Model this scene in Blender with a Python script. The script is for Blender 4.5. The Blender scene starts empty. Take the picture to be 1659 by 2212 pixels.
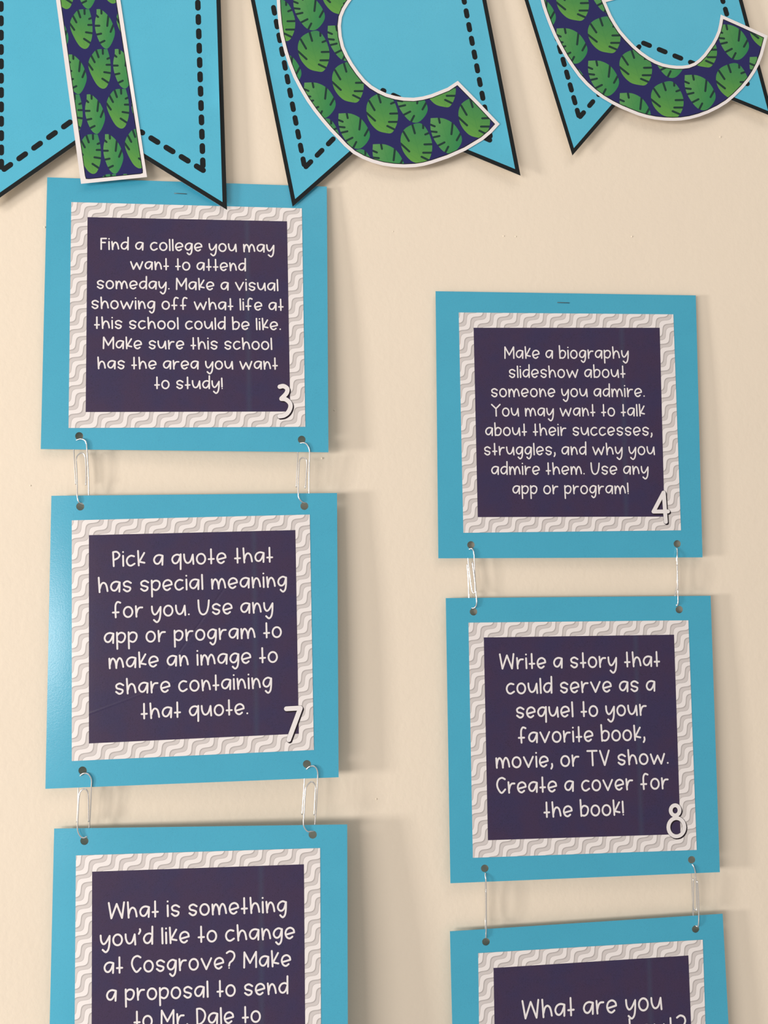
import bpy, math, random
from mathutils import Vector, Matrix
from mathutils.geometry import delaunay_2d_cdt
random.seed(7)
S = bpy.context.scene
COL = S.collection

# ------------------------------------------------------------------ camera, world, lights, exposure
W, H, F = 1659.0, 2212.0, 1790.0            # photo size and focal length in pixels
D = 0.648                                    # camera distance to the wall (m)
EYE_Z = 1.50
NA, NB = -0.09, 0.08                         # wall normal against the optical axis
HANG = math.radians(-1.6)                    # roll that lets the card columns hang plumb

nrm = Vector((NA, NB, 1.0)).normalized()     # into the wall, in camera axes (x right, y down, z forward)
xw = (Vector((1, 0, 0)) - nrm * nrm.x).normalized()
zw = -(nrm.cross(xw)).normalized()           # up
if zw.y > 0: zw = -zw
xw, zw = (xw * math.cos(HANG) - zw * math.sin(HANG)), (zw * math.cos(HANG) + xw * math.sin(HANG))
R = Matrix((xw, nrm, zw))                    # camera axes -> world axes (rows)
CAM = Vector((0.0, -D, EYE_Z))

def at(px, py, d=0.0):
    """point of the plane d metres in front of the wall that is seen at a photo pixel"""
    r = R @ Vector(((px - W / 2) / F, (py - H / 2) / F, 1.0))
    t = (-d - CAM.y) / r.y
    return CAM + r * t

cam_d = bpy.data.cameras.new('camera')
cam_d.sensor_fit = 'VERTICAL'; cam_d.sensor_height = 36.0; cam_d.lens = 36.0 * F / H
cam_d.clip_start = 0.01
cam = bpy.data.objects.new('camera', cam_d); COL.objects.link(cam)
cx, cy, cz = R @ Vector((1, 0, 0)), R @ Vector((0, -1, 0)), R @ Vector((0, 0, -1))
cam.matrix_world = Matrix(((cx.x, cy.x, cz.x, CAM.x), (cx.y, cy.y, cz.y, CAM.y), (cx.z, cy.z, cz.z, CAM.z), (0, 0, 0, 1)))
S.camera = cam

S.view_settings.view_transform = 'Standard'
S.view_settings.look = 'None'
S.view_settings.gamma = 1.0
S.view_settings.use_curve_mapping = False
S.view_settings.exposure = 0.0

wd = bpy.data.worlds.new('room_light'); S.world = wd; wd.use_nodes = True
bg = wd.node_tree.nodes['Background']
bg.inputs[0].default_value = (1.0, 0.93, 0.88, 1)
# dim classroom behind the photographer: lighter towards the windows (left), darker to the right
_t = wd.node_tree
_co = _t.nodes.new('ShaderNodeTexCoord'); _sx = _t.nodes.new('ShaderNodeSeparateXYZ'); _mr = _t.nodes.new('ShaderNodeMapRange')
_t.links.new(_co.outputs['Generated'], _sx.inputs[0]); _t.links.new(_sx.outputs[0], _mr.inputs[0])
_mr.inputs[1].default_value = -0.7; _mr.inputs[2].default_value = 0.7
_mr.inputs[3].default_value = 0.55; _mr.inputs[4].default_value = 0.38
_t.links.new(_mr.outputs[0], bg.inputs[1])

def area(name, loc, target, sx, sy, power, col):
    l = bpy.data.lights.new(name, 'AREA'); l.shape = 'RECTANGLE'; l.size = sx; l.size_y = sy
    l.energy = power; l.color = col
    o = bpy.data.objects.new(name, l); COL.objects.link(o)
    o.location = loc
    o.rotation_euler = (Vector(target) - Vector(loc)).to_track_quat('-Z', 'Y').to_euler()
    return o
# daylight entering through the window opening of the added, unseen left wall
area('window_daylight', (-2.27, -2.30, EYE_Z - 0.17), (0.0, 0.0, EYE_Z - 0.05), 1.7, 0.60, 50.0, (1.0, 0.93, 0.885))
# the edge of the same window nearest the photographed wall, raking along it
area('window_daylight_raking', (-2.26, -0.80, EYE_Z - 0.13), (0.0, 0.0, EYE_Z - 0.08), 0.28, 0.36, 37.0, (1.0, 0.92, 0.86))
# ceiling troffer
area('ceiling_light', (0.3, -0.85, 2.70), (0.1, -0.2, EYE_Z), 1.2, 0.5, 3.5, (1.0, 0.88, 0.78))

# ------------------------------------------------------------------ materials
def srgb(r, g, b):
    f = lambda c: (c / 255 / 12.92) if c / 255 <= 0.04045 else ((c / 255 + 0.055) / 1.055) ** 2.4
    return (f(r), f(g), f(b), 1.0)

def new_mat(name, col=(0.8, 0.8, 0.8, 1), rough=0.6, metal=0.0, coat=0.0, coat_rough=0.2, spec=0.5):
    m = bpy.data.materials.new(name); m.use_nodes = True
    b = m.node_tree.nodes['Principled BSDF']
    b.inputs['Base Color'].default_value = col
    b.inputs['Roughness'].default_value = rough
    b.inputs['Metallic'].default_value = metal
    b.inputs['Specular IOR Level'].default_value = spec
    b.inputs['Coat Weight'].default_value = coat
    b.inputs['Coat Roughness'].default_value = coat_rough
    return m, m.node_tree, b

def nd(t, kind, **kw):
    n = t.nodes.new(kind)
    for k, v in kw.items(): setattr(n, k, v)
    return n

def mth(t, op, a, b=None, c=None):
    n = nd(t, 'ShaderNodeMath', operation=op)
    for i, v in enumerate((a, b, c)):
        if v is None: continue
        if isinstance(v, (int, float)): n.inputs[i].default_value = v
        else: t.links.new(v, n.inputs[i])
    return n.outputs[0]

def mixc(t, fac, a, b):
    n = nd(t, 'ShaderNodeMix', data_type='RGBA')
    for sock, v in ((n.inputs[0], fac), (n.inputs[6], a), (n.inputs[7], b)):
        if isinstance(v, (int, float)): sock.default_value = v
        elif isinstance(v, tuple): sock.default_value = v
        else: t.links.new(v, sock)
    return n.outputs[2]

def noise(t, vec, scale, detail=3.0, rough=0.55):
    n = nd(t, 'ShaderNodeTexNoise'); n.inputs['Scale'].default_value = scale
    n.inputs['Detail'].default_value = detail; n.inputs['Roughness'].default_value = rough
    if vec is not None: t.links.new(vec, n.inputs['Vector'])
    return n.outputs['Fac']

def ramp(t, fac, stops, mode='LINEAR'):
    n = nd(t, 'ShaderNodeValToRGB'); n.color_ramp.interpolation = mode
    el = n.color_ramp.elements
    el[0].position, el[0].color = stops[0]; el[1].position, el[1].color = stops[-1]
    for p, c in stops[1:-1]:
        e = el.new(p); e.color = c
    t.links.new(fac, n.inputs[0]); return n.outputs[0]

def bump(t, b, height, strength, dist):
    n = nd(t, 'ShaderNodeBump'); n.inputs['Strength'].default_value = strength
    n.inputs['Distance'].default_value = dist
    t.links.new(height, n.inputs['Height']); t.links.new(n.outputs[0], b.inputs['Normal'])
    return n

def objco(t): return nd(t, 'ShaderNodeTexCoord').outputs['Object']
def uvxy(t):
    s = nd(t, 'ShaderNodeSeparateXYZ'); t.links.new(nd(t, 'ShaderNodeTexCoord').outputs['UV'], s.inputs[0])
    return s.outputs[0], s.outputs[1]

M = {}
# painted wall, rolled orange-peel texture
m, t, b = new_mat('wall_paint', rough=0.85, spec=0.15); M['wall'] = m
co = objco(t)
c = mixc(t, noise(t, co, 9.0, 2.0), (0.780, 0.696, 0.572, 1), (0.808, 0.724, 0.596, 1))
t.links.new(c, b.inputs['Base Color'])
h = mth(t, 'ADD', noise(t, co, 260.0, 2.0), mth(t, 'MULTIPLY', noise(t, co, 70.0, 2.0), 1.2))
bump(t, b, h, 0.25, 0.0006)

def paper(key, name, c0, c1, coat, rough, coat_rough=0.22, speck=True):
    m, t, b = new_mat(name, rough=rough, coat=coat, coat_rough=coat_rough, spec=0.3); M[key] = m
    co = objco(t)
    c = mixc(t, noise(t, co, 28.0, 2.0), c0, c1)
    if speck:
        f = ramp(t, noise(t, co, 2300.0, 1.0, 0.4), [(0.30, (0.88, 0.88, 0.89, 1)), (0.42, (1, 1, 1, 1))])
        n = nd(t, 'ShaderNodeMix', data_type='RGBA', blend_type='MULTIPLY'); n.inputs[0].default_value = 1.0
        t.links.new(c, n.inputs[6]); t.links.new(f, n.inputs[7]); c = n.outputs[2]
    t.links.new(c, b.inputs['Base Color'])
    h = mth(t, 'ADD', noise(t, co, 900.0, 2.0), mth(t, 'MULTIPLY', noise(t, co, 14.0, 1.0), 9.0))
    bp = bump(t, b, h, 0.10, 0.0004)
    t.links.new(bp.outputs[0], b.inputs['Coat Normal'])
    return m
paper('card_blue', 'laminated_turquoise_card', (0.040, 0.355, 0.530, 1), (0.050, 0.390, 0.570, 1), 0.9, 0.6)
paper('pennant_blue', 'turquoise_copy_paper', (0.074, 0.435, 0.620, 1), (0.088, 0.470, 0.655, 1), 0.15, 0.55, 0.4)
M['ink_black'] = new_mat('black_ink', (0.012, 0.015, 0.016, 1), rough=0.7, spec=0.12)[0]
M['ink_plum'] = new_mat('plum_black_ink', (0.016, 0.010, 0.015, 1), rough=0.7, spec=0.12)[0]
M['paper_white'] = new_mat('white_paper', (0.78, 0.75, 0.75, 1), rough=0.6, spec=0.3)[0]
M['letter_white'] = new_mat('white_lettering', (0.775, 0.75, 0.755, 1), rough=0.5, coat=0.6, coat_rough=0.25, spec=0.3)[0]
M['paper_edge'] = new_mat('white_paper_edge', (0.75, 0.75, 0.74, 1), rough=0.7)[0]
M['steel'] = new_mat('bright_steel_wire', (0.88, 0.88, 0.88, 1), rough=0.22, metal=1.0)[0]
M['steel_dull'] = new_mat('dull_staple_steel', (0.16, 0.17, 0.17, 1), rough=0.4, metal=1.0)[0]

# printed wavy stripes (UV: 1 = width of the dark panel, origin its upper left corner, v downwards)
m, t, b = new_mat('wavy_striped_print', rough=0.5, coat=0.7, coat_rough=0.22, spec=0.3); M['waves'] = m
u, v = uvxy(t)
K = 1 / 431.0; r2 = math.sqrt(0.5)
PER, SPC = 43.28 * K, 21.74 * K
s = mth(t, 'MULTIPLY', mth(t, 'SUBTRACT', u, v), r2)
n_ = mth(t, 'MULTIPLY', mth(t, 'ADD', u, v), r2)
ph = math.pi - 2 * math.pi * (1.98 * K) / PER
wv = mth(t, 'MULTIPLY', mth(t, 'SINE', mth(t, 'ADD', mth(t, 'MULTIPLY', s, 2 * math.pi / PER), ph)), 5.9 * K)
q = mth(t, 'FRACT', mth(t, 'ADD', mth(t, 'DIVIDE', mth(t, 'SUBTRACT', mth(t, 'SUBTRACT', n_, wv), -6.65 * K), SPC), 100.25))
wh, gy, dk = (0.800, 0.768, 0.760, 1), (0.610, 0.575, 0.565, 1), (0.27, 0.25, 0.24, 1)
cr = ramp(t, q, [(0.0, dk), (0.045, (0.45, 0.42, 0.41, 1)), (0.16, gy), (0.42, (0.595, 0.56, 0.55, 1)), (0.47, (0.41, 0.385, 0.375, 1)),
                 (0.495, wh), (0.975, wh), (1.0, dk)])
t.links.new(cr, b.inputs['Base Color'])

# dark panel ink: mottled navy / plum with one pale printing streak
def navy_mat(key, name, crease):
    m, t, b = new_mat(name, rough=0.55, coat=0.62, coat_rough=0.20, spec=0.2); M[key] = m
    co = objco(t); u, v = uvxy(t)
    c = mixc(t, ramp(t, noise(t, co, 30.0, 3.0, 0.6), [(0.40, (0, 0, 0, 1)), (0.62, (1, 1, 1, 1))]),
             (0.040, 0.022, 0.068, 1), (0.031, 0.022, 0.077, 1))
    f = ramp(t, noise(t, co, 2100.0, 1.0, 0.4), [(0.33, (0.68, 0.68, 0.68, 1)), (0.45, (1, 1, 1, 1))])
    nn = nd(t, 'ShaderNodeMix', data_type='RGBA', blend_type='MULTIPLY'); nn.inputs[0].default_value = 1.0
    t.links.new(c, nn.inputs[6]); t.links.new(f, nn.inputs[7]); c = nn.outputs[2]
    st = mth(t, 'ABSOLUTE', mth(t, 'SUBTRACT', u, 0.795))
    st = mth(t, 'SUBTRACT', 1.0, mth(t, 'MULTIPLY', st, 50.0)); st = mth(t, 'MULTIPLY', mth(t, 'MAXIMUM', st, 0.0), 0.22)
    c = mixc(t, st, c, (0.045, 0.085, 0.14, 1))
    t.links.new(c, b.inputs['Base Color'])
    h = mth(t, 'ADD', noise(t, co, 800.0, 2.0), mth(t, 'MULTIPLY', noise(t, co, 14.0, 1.0), 9.0))
    if crease:                                # folded creases of this one sheet
        for (x0, y0, x1, y1, g) in ((0.655, 0.27, 0.37, 0.66, -18.0), (0.0, 0.86, 0.42, 0.72, 5.0)):
            L = math.hypot(x1 - x0, y1 - y0); dx, dy = (x1 - x0) / L, (y1 - y0) / L
            ru, rv = mth(t, 'SUBTRACT', u, x0), mth(t, 'SUBTRACT', v, y0)
            al = mth(t, 'ADD', mth(t, 'MULTIPLY', ru, dx), mth(t, 'MULTIPLY', rv, dy))
            ac = mth(t, 'ABSOLUTE', mth(t, 'SUBTRACT', mth(t, 'MULTIPLY', ru, dy), mth(t, 'MULTIPLY', rv, dx)))
            ac = mth(t, 'MAXIMUM', mth(t, 'SUBTRACT', 1.0, mth(t, 'MULTIPLY', ac, 130.0)), 0.0)
            inside = mth(t, 'MULTIPLY', mth(t, 'GREATER_THAN', al, 0.0), mth(t, 'LESS_THAN', al, L))
            h = mth(t, 'ADD', h, mth(t, 'MULTIPLY', mth(t, 'MULTIPLY', ac, inside), g))
    bp = bump(t, b, h, 0.10, 0.0004)
    t.links.new(bp.outputs[0], b.inputs['Coat Normal'])
navy_mat('navy', 'dark_plum_navy_ink', False)
navy_mat('navy_creased', 'creased_dark_plum_navy_ink', True)

# leaf print (UV: leaf-local -1..1, y downwards)
M['leaf_navy'] = new_mat('royal_navy_print', (0.022, 0.022, 0.112, 1), rough=0.65, spec=0.15)[0]
M['notch'] = new_mat('dark_leaf_slit_print', (0.014, 0.042, 0.036, 1), rough=0.65, spec=0.15)[0]
def leaf_mat(key, name, ca, cb, cc, ax, ay):
    m, t, b = new_mat(name, rough=0.65, spec=0.15); M[key] = m
    u, v = uvxy(t)
    g = mth(t, 'ADD', mth(t, 'ADD', mth(t, 'MULTIPLY', u, ax), mth(t, 'MULTIPLY', v, ay)), 0.5)
    c = ramp(t, g, [(0.0, ca), (0.5, cb), (1.0, cc)])
    # faint printed veins slanting from the midrib
    mid = mth(t, 'ABSOLUTE', mth(t, 'SUBTRACT', u, mth(t, 'MULTIPLY', v, 0.35)))
    vein = mth(t, 'SINE', mth(t, 'MULTIPLY', mth(t, 'ADD', v, mth(t, 'MULTIPLY', mid, 0.7)), 15.0))
    vf = mth(t, 'MULTIPLY', mth(t, 'MAXIMUM', mth(t, 'SUBTRACT', vein, 0.78), 0.0), 0.7)
    rib = mth(t, 'MULTIPLY', mth(t, 'MAXIMUM', mth(t, 'SUBTRACT', 1.0, mth(t, 'MULTIPLY', mid, 22.0)), 0.0), 0.3)
    c = mixc(t, mth(t, 'MAXIMUM', vf, rib), c, (0.04, 0.20, 0.06, 1))
    t.links.new(c, b.inputs['Base Color'])
leaf_mat('leaf_a', 'wide_leaf_print', (0.040, 0.215, 0.090, 1), (0.070, 0.262, 0.070, 1), (0.130, 0.340, 0.060, 1), -0.12, 0.42)
leaf_mat('leaf_b', 'narrow_leaf_print', (0.110, 0.310, 0.100, 1), (0.062, 0.260, 0.080, 1), (0.026, 0.215, 0.080, 1), 0.45, 0.05)

# ------------------------------------------------------------------ helpers
def tag(o, label=None, cat=None, group=None, kind=None):
    if label: o['label'] = label
    if cat: o['category'] = cat
    if group: o['group'] = group
    if kind: o['kind'] = kind
    return o

def empty(name, loc):
    o = bpy.data.objects.new(name, None); COL.objects.link(o); o.location = loc
    o.empty_display_size = 0.02
    return o

def link_mesh(name, verts, faces, mats, parent=None, fmats=None, uvs=None, smooth=True):
    off = Vector((0, 0, 0)); p = parent
    while p is not None: off += p.location; p = p.parent
    me = bpy.data.meshes.new(name)
    me.from_pydata([tuple(v - off) for v in verts], [], faces)
    for mm in mats: me.materials.append(mm)
    if fmats: me.polygons.foreach_set('material_index', fmats)
    if uvs:
        ul = me.uv_layers.new(name='UVMap')
        k = 0
        for fi, f in enumerate(faces):
            for j in range(len(f)):
                ul.data[k].uv = uvs[fi][j]; k += 1
    me.polygons.foreach_set('use_smooth', [smooth] * len(faces))
    me.update()
    o = bpy.data.objects.new(name, me); COL.objects.link(o)
    if parent is not None: o.parent = parent
    return o

def homog(src, dst):
    """3x3 matrix taking four src points to four dst points"""
    A = []; B = []
    for (x, y), (X, Y) in zip(src, dst):
        A.append([x, y, 1, 0, 0, 0, -x * X, -y * X]); B.append(X)
        A.append([0, 0, 0, x, y, 1, -x * Y, -y * Y]); B.append(Y)
    n = 8
    for i in range(n):
        p = max(range(i, n), key=lambda r: abs(A[r][i])); A[i], A[p] = A[p], A[i]; B[i], B[p] = B[p], B[i]
        for r in range(i + 1, n):
            k = A[r][i] / A[i][i]
            for c in range(i, n): A[r][c] -= k * A[i][c]
            B[r] -= k * B[i]
    h = [0] * 8
    for i in range(n - 1, -1, -1):
        h[i] = (B[i] - sum(A[i][c] * h[c] for c in range(i + 1, n))) / A[i][i]
    return Matrix(((h[0], h[1], h[2]), (h[3], h[4], h[5]), (h[6], h[7], 1.0)))

def hap(Hm, x, y):
    w = Hm[2][0] * x + Hm[2][1] * y + Hm[2][2]
    return ((Hm[0][0] * x + Hm[0][1] * y + Hm[0][2]) / w, (Hm[1][0] * x + Hm[1][1] * y + Hm[1][2]) / w)

def area2(p): return sum(p[i][0] * p[(i + 1) % len(p)][1] - p[(i + 1) % len(p)][0] * p[i][1] for i in range(len(p)))
def ccw(p): return list(p) if area2(p) > 0 else list(reversed(p))
def circle(x, y, r, n=28): return [(x + r * math.cos(2 * math.pi * k / n), y + r * math.sin(2 * math.pi * k / n)) for k in range(n)]

def spline(pts, sub=6, closed=False):
    if len(pts) < 3 and not closed: return list(pts)
    out = []; n = len(pts)
    g = (lambda i: pts[i % n]) if closed else (lambda i: pts[max(0, min(n - 1, i))])
    for i in range(n if closed else n - 1):
        p0, p1, p2, p3 = g(i - 1), g(i), g(i + 1), g(i + 2)
        for k in range(sub):
            s_ = k / sub
            out.append(tuple(0.5 * (2 * b_ + (c_ - a_) * s_ + (2 * a_ - 5 * b_ + 4 * c_ - d_) * s_ * s_ + (3 * b_ - a_ - 3 * c_ + d_) * s_ ** 3)
                             for a_, b_, c_, d_ in zip(p0, p1, p2, p3)))
    if not closed: out.append(tuple(pts[-1]))
    return out

def stroke_polys(path, r, n=12, closed=False):
    """a round-capped pen stroke as overlapping convex polygons"""
    out = []; P = list(path) + ([path[0]] if closed else [])
    for i, p in enumerate(P if not closed else P[:-1]):
        out.append(circle(p[0], p[1], r, n))
    for a_, b_ in zip(P, P[1:]):
        dx, dy = b_[0] - a_[0], b_[1] - a_[1]; L = math.hypot(dx, dy)
        if L < 1e-9: continue
        ox, oy = -dy / L * r, dx / L * r
        out.append([(a_[0] + ox, a_[1] + oy), (a_[0] - ox, a_[1] - oy), (b_[0] - ox, b_[1] - oy), (b_[0] + ox, b_[1] + oy)])
    return out

def cdt(polys, extra=(), eps=1e-5):
    """planar partition: returns vertices, triangles and, per triangle, the set of input polygons covering it"""
    vs, fs = [], []
    for p in polys:
        p = ccw(p); fs.append(list(range(len(vs), len(vs) + len(p)))); vs += [Vector(q) for q in p]
    vs += [Vector(q) for q in extra]
    r = delaunay_2d_cdt(vs, [], fs, 0, eps, True)
    V = [(v.x, v.y) for v in r[0]]
    T, O = [], []
    for f, o in zip(r[2], r[5]):
        if o:
            T.append(list(f)); O.append(set(o))
    used = sorted({i for f in T for i in f}); mp = {k: j for j, k in enumerate(used)}
    return [V[k] for k in used], [[mp[i] for i in f] for f in T], O

def grid_pts(poly, step):
    xs = [p[0] for p in poly]; ys = [p[1] for p in poly]; out = []
    x = min(xs) + step / 2
    while x < max(xs):
        y = min(ys) + step / 2
        while y < max(ys):
            if inside(poly, x, y): out.append((x + step * 0.01 * random.random(), y + step * 0.01 * random.random()))
            y += step
        x += step
    return out

def inside(poly, x, y):
    c = False; n = len(poly)
    for i in range(n):
        x0, y0 = poly[i]; x1, y1 = poly[(i + 1) % n]
        if (y0 > y) != (y1 > y) and x < (x1 - x0) * (y - y0) / (y1 - y0) + x0: c = not c
    return c

def sheet(name, V, T, fm, mats, depth, parent, thick=0.0, uvf=None, lift=0.0, edge=None):
    """lay a flat partition (photo-plane pixels) on the surface 'depth' in front of the wall; give it thickness"""
    P = [at(x, y, depth(x, y) + lift) for x, y in V]
    faces = []; fmats = []; uvs = [] if uvf else None
    for k, f in enumerate(T):
        a_, b_, c_ = (P[i] for i in f[:3])
        g = list(f)
        if (b_ - a_).cross(c_ - a_).y > 0: g.reverse()
        faces.append(g); fmats.append(fm[k])
        if uvf: uvs.append([uvf(k, V[i]) for i in g])
    if thick:
        n = len(P); cnt = {}
        for f in T:
            for i in range(len(f)):
                e = (f[i], f[(i + 1) % len(f)]); cnt.setdefault(tuple(sorted(e)), []).append(e)
        back = [p + Vector((0, thick, 0)) for p in P]; P = P + back
        base = list(faces)
        for k, f in enumerate(base):
            faces.append([i + n for i in reversed(f)]); fmats.append(fmats[k] if edge is None else edge)
            if uvf: uvs.append(list(reversed(uvs[k])))
        for e, l in cnt.items():
            if len(l) == 1:
                i, j = l[0]; k = len(P)
                P += [P[i].copy(), P[j].copy(), P[j + n].copy(), P[i + n].copy()]
                faces.append([k, k + 1, k + 2, k + 3]); fmats.append(fmats[0] if edge is None else edge)
                if uvf: uvs.append([(0, 0)] * 4)
    o = link_mesh(name, P, faces, mats, parent, fmats, uvs)
    if not thick:                              # inked film: take the normals of the sheet it lies on
        nn = []
        for x, y in V:
            d0 = depth(x, y); q0, qx, qy = at(x, y, d0), at(x + 3, y, depth(x + 3, y)), at(x, y + 3, depth(x, y + 3))
            n_ = (qx - q0).cross(qy - q0).normalized()
            nn.append(tuple(-n_ if n_.y > 0 else n_))
        o.data.normals_split_custom_set_from_vertices(nn)
    return o

def tube(name, pts, rad, mat, parent=None, n=10):
    """round wire along 3-D points"""
    V, Fc = [], []; m_ = len(pts)
    prev = None
    for i, p in enumerate(pts):
        tdir = (pts[min(i + 1, m_ - 1)] - pts[max(i - 1, 0)]).normalized()
        if prev is None:
            a_ = tdir.orthogonal().normalized()
        else:
            a_ = (prev - tdir * prev.dot(tdir)).normalized()
        prev = a_; b_ = tdir.cross(a_)
        for k in range(n):
            w = 2 * math.pi * k / n
            V.append(p + (a_ * math.cos(w) + b_ * math.sin(w)) * rad)
    for i in range(m_ - 1):
        for k in range(n):
            Fc.append([i * n + k, i * n + (k + 1) % n, (i + 1) * n + (k + 1) % n, (i + 1) * n + k])
    Fc.append(list(range(n - 1, -1, -1))); Fc.append([(m_ - 1) * n + k for k in range(n)])
    return link_mesh(name, V, Fc, [mat], parent)

# ------------------------------------------------------------------ the setting
x0, x1, z0, z1 = -2.3, 1.8, 0.0, 2.75
wv_, wf_ = [], []
for (X, Y, Z) in ((x0, 0, z0), (x1, 0, z0), (x1, 0, z1), (x0, 0, z1), (x0, 0.12, z0), (x1, 0.12, z0), (x1, 0.12, z1), (x0, 0.12, z1)):
    wv_.append(Vector((X, Y, Z)))
wf_ = [[0, 1, 2, 3], [5, 4, 7, 6], [4, 0, 3, 7], [1, 5, 6, 2], [3, 2, 6, 7], [4, 5, 1, 0]]
wall = link_mesh('wall_back', wv_, wf_, [M['wall']], smooth=False)
tag(wall, kind='structure')
def wall_with_opening():  # unseen left wall, added to give the daylight an opening to enter by
    xo, xi, ys, yb, zs, zt = -2.45, -2.30, -0.50, -3.30, 0.90, 2.20
    boxes = [((xo, -3.9, 0), (xi, 0, zs)), ((xo, -3.9, zt), (xi, 0, 2.75)), ((xo, ys, zs), (xi, 0, zt)), ((xo, -3.9, zs), (xi, yb, zt))]
    V, Fc = [], []
    for (ax, ay, az), (bx_, by_, bz_) in boxes:
        k = len(V)
        V += [Vector(q) for q in ((ax, ay, az), (bx_, ay, az), (bx_, by_, az), (ax, by_, az), (ax, ay, bz_), (bx_, ay, bz_), (bx_, by_, bz_), (ax, by_, bz_))]
        Fc += [[k + i for i in f] for f in ((3, 2, 1, 0), (4, 5, 6, 7), (0, 1, 5, 4), (1, 2, 6, 5), (2, 3, 7, 6), (3, 0, 4, 7))]
    return link_mesh('wall_left_unseen', V, Fc, [M['wall']], smooth=False)
tag(wall_with_opening(), kind='structure')
def speck(px, py, r):
    c = at(px, py, 0.0); V, Fc = [], []
    for k in range(5):
        th = math.pi / 2 * k / 4
        for j in range(10):
            w = 2 * math.pi * j / 10
            V.append(c + Vector((r * math.cos(th) * math.cos(w), -r * 0.7 * math.sin(th), r * math.cos(th) * math.sin(w))))
    for k in range(4):
        for j in range(10): Fc.append([k * 10 + j, k * 10 + (j + 1) % 10, (k + 1) * 10 + (j + 1) % 10, (k + 1) * 10 + j])
    link_mesh('paint_bump', V, Fc, [M['wall']], wall)
for px, py, r in ((1088, 510, .0007), (1114, 511, .0007), (1365, 511, .0008), (849, 500, .0005), (696, 990, .0009), (97, 491, .0008),
                  (813, 1726, .0007), (66, 1049, .0006), (1556, 296, .0008), (722, 886, .0007)):
    speck(px, py, r)

# ------------------------------------------------------------------ handwriting (pen strokes, x-height 1.65)
G = {}
def glyph(ch, width, *strokes): G[ch] = (width, strokes)
glyph('a', 1.42, [(1.42, 1.50), (0.80, 1.64), (0.25, 1.40), (0, 0.85), (0.2, 0.32), (0.62, 0.18), (1.0, 0.5), (1.28, 1.1), (1.41, 1.48)], [(1.42, 1.50), (1.36, 0)])
glyph('b', 1.32, [(0, 2.62), (0.1, 0)], [(0.12, 1.15), (0.35, 1.52), (0.75, 1.64), (1.2, 1.4), (1.32, 0.92), (1.1, 0.3), (0.65, 0.03), (0.14, 0.12)])
glyph('c', 1.28, [(1.2, 1.52), (0.68, 1.64), (0.18, 1.32), (0, 0.78), (0.2, 0.22), (0.68, 0.0), (1.28, 0.32)])
glyph('d', 1.34, [(1.34, 2.65), (1.32, 0)], [(1.3, 1.45), (0.85, 1.62), (0.3, 1.42), (0, 0.85), (0.22, 0.28), (0.66, 0.15), (1.06, 0.5), (1.31, 1.15)])
glyph('e', 1.40, [(0.14, 0.62), (1.40, 0.92), (1.28, 1.38), (0.78, 1.66), (0.22, 1.42), (0, 0.82), (0.22, 0.22), (0.68, 0.0), (1.12, 0.27)])
glyph('f', 1.22, [(0.47, 0), (0.42, 1.2), (0.46, 2.05), (0.76, 2.5), (1.22, 2.36)], [(0, 0.80), (0.94, 0.82)])
glyph('g', 1.34, [(1.3, 1.46), (0.78, 1.65), (0.22, 1.35), (0, 0.78), (0.22, 0.3), (0.62, 0.18), (1.02, 0.52), (1.3, 1.4)], [(1.34, 1.5), (1.3, 0.3), (1.15, -0.5), (0.78, -0.84), (0.38, -0.5)])
glyph('h', 1.42, [(0, 2.38), (0.14, 0)], [(0.17, 0.55), (0.38, 1.22), (0.74, 1.52), (1.12, 1.3), (1.32, 0.75), (1.42, 0.14)])
glyph('i', 0.04, [(0, 1.66), (0.04, 0)], [(0.0, 2.28)])
glyph('k', 1.06, [(0, 2.4), (0.12, 0)], [(1.02, 2.05), (0.2, 0.62)], [(0.25, 0.60), (1.06, 0.42)])
glyph('l', 0.06, [(0, 2.36), (0.06, 0)])
glyph('m', 2.22, [(0, 1.55), (0.08, 0)], [(0.1, 0.55), (0.25, 1.2), (0.55, 1.56), (0.88, 1.25), (1.06, 0.6), (1.12, 0.0)], [(1.12, 0.25), (1.24, 1.0), (1.58, 1.58), (1.92, 1.35), (2.12, 0.75), (2.22, 0.14)])
glyph('n', 1.30, [(0, 1.66), (0.13, 0)], [(0.16, 0.5), (0.35, 1.22), (0.68, 1.54), (1.0, 1.3), (1.2, 0.75), (1.30, 0.14)])
glyph('o', 1.40, 'o')
glyph('p', 1.32, [(0, 1.66), (0.06, -0.98)], [(0.06, 1.2), (0.35, 1.52), (0.76, 1.62), (1.2, 1.4), (1.32, 0.92), (1.1, 0.32), (0.66, 0.06), (0.12, 0.3)])
glyph('q', 1.40, [(1.36, 1.45), (0.8, 1.62), (0.25, 1.38), (0, 0.85), (0.22, 0.3), (0.62, 0.18), (1.0, 0.5), (1.34, 1.3)], [(1.40, 1.66), (1.38, -0.8)])
glyph('r', 1.06, [(0, 1.72), (0.1, 0)], [(0.12, 0.6), (0.3, 1.15), (0.6, 1.46), (1.06, 1.48)])
glyph('s', 1.26, [(1.26, 1.36), (0.68, 1.66), (0.12, 1.38), (0.22, 0.92), (0.7, 0.76), (1.14, 0.56), (1.04, 0.16), (0.58, 0.0), (0.08, 0.34)])
glyph('t', 0.86, [(0.40, 2.36), (0.43, 0)], [(0, 0.72), (0.86, 0.74)])
glyph('u', 1.54, [(0, 1.62), (0.06, 0.9), (0.32, 0.32), (0.7, 0.2), (1.1, 0.55), (1.42, 1.5)], [(1.44, 1.56), (1.54, 0)])
glyph('v', 1.58, [(0, 1.62), (0.78, 0)], [(0.78, 0), (1.58, 1.66)])
glyph('w', 2.38, [(0, 1.58), (0.55, 0)], [(0.55, 0), (1.2, 1.35)], [(1.2, 1.35), (1.82, 0)], [(1.82, 0), (2.38, 1.6)])
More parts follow.
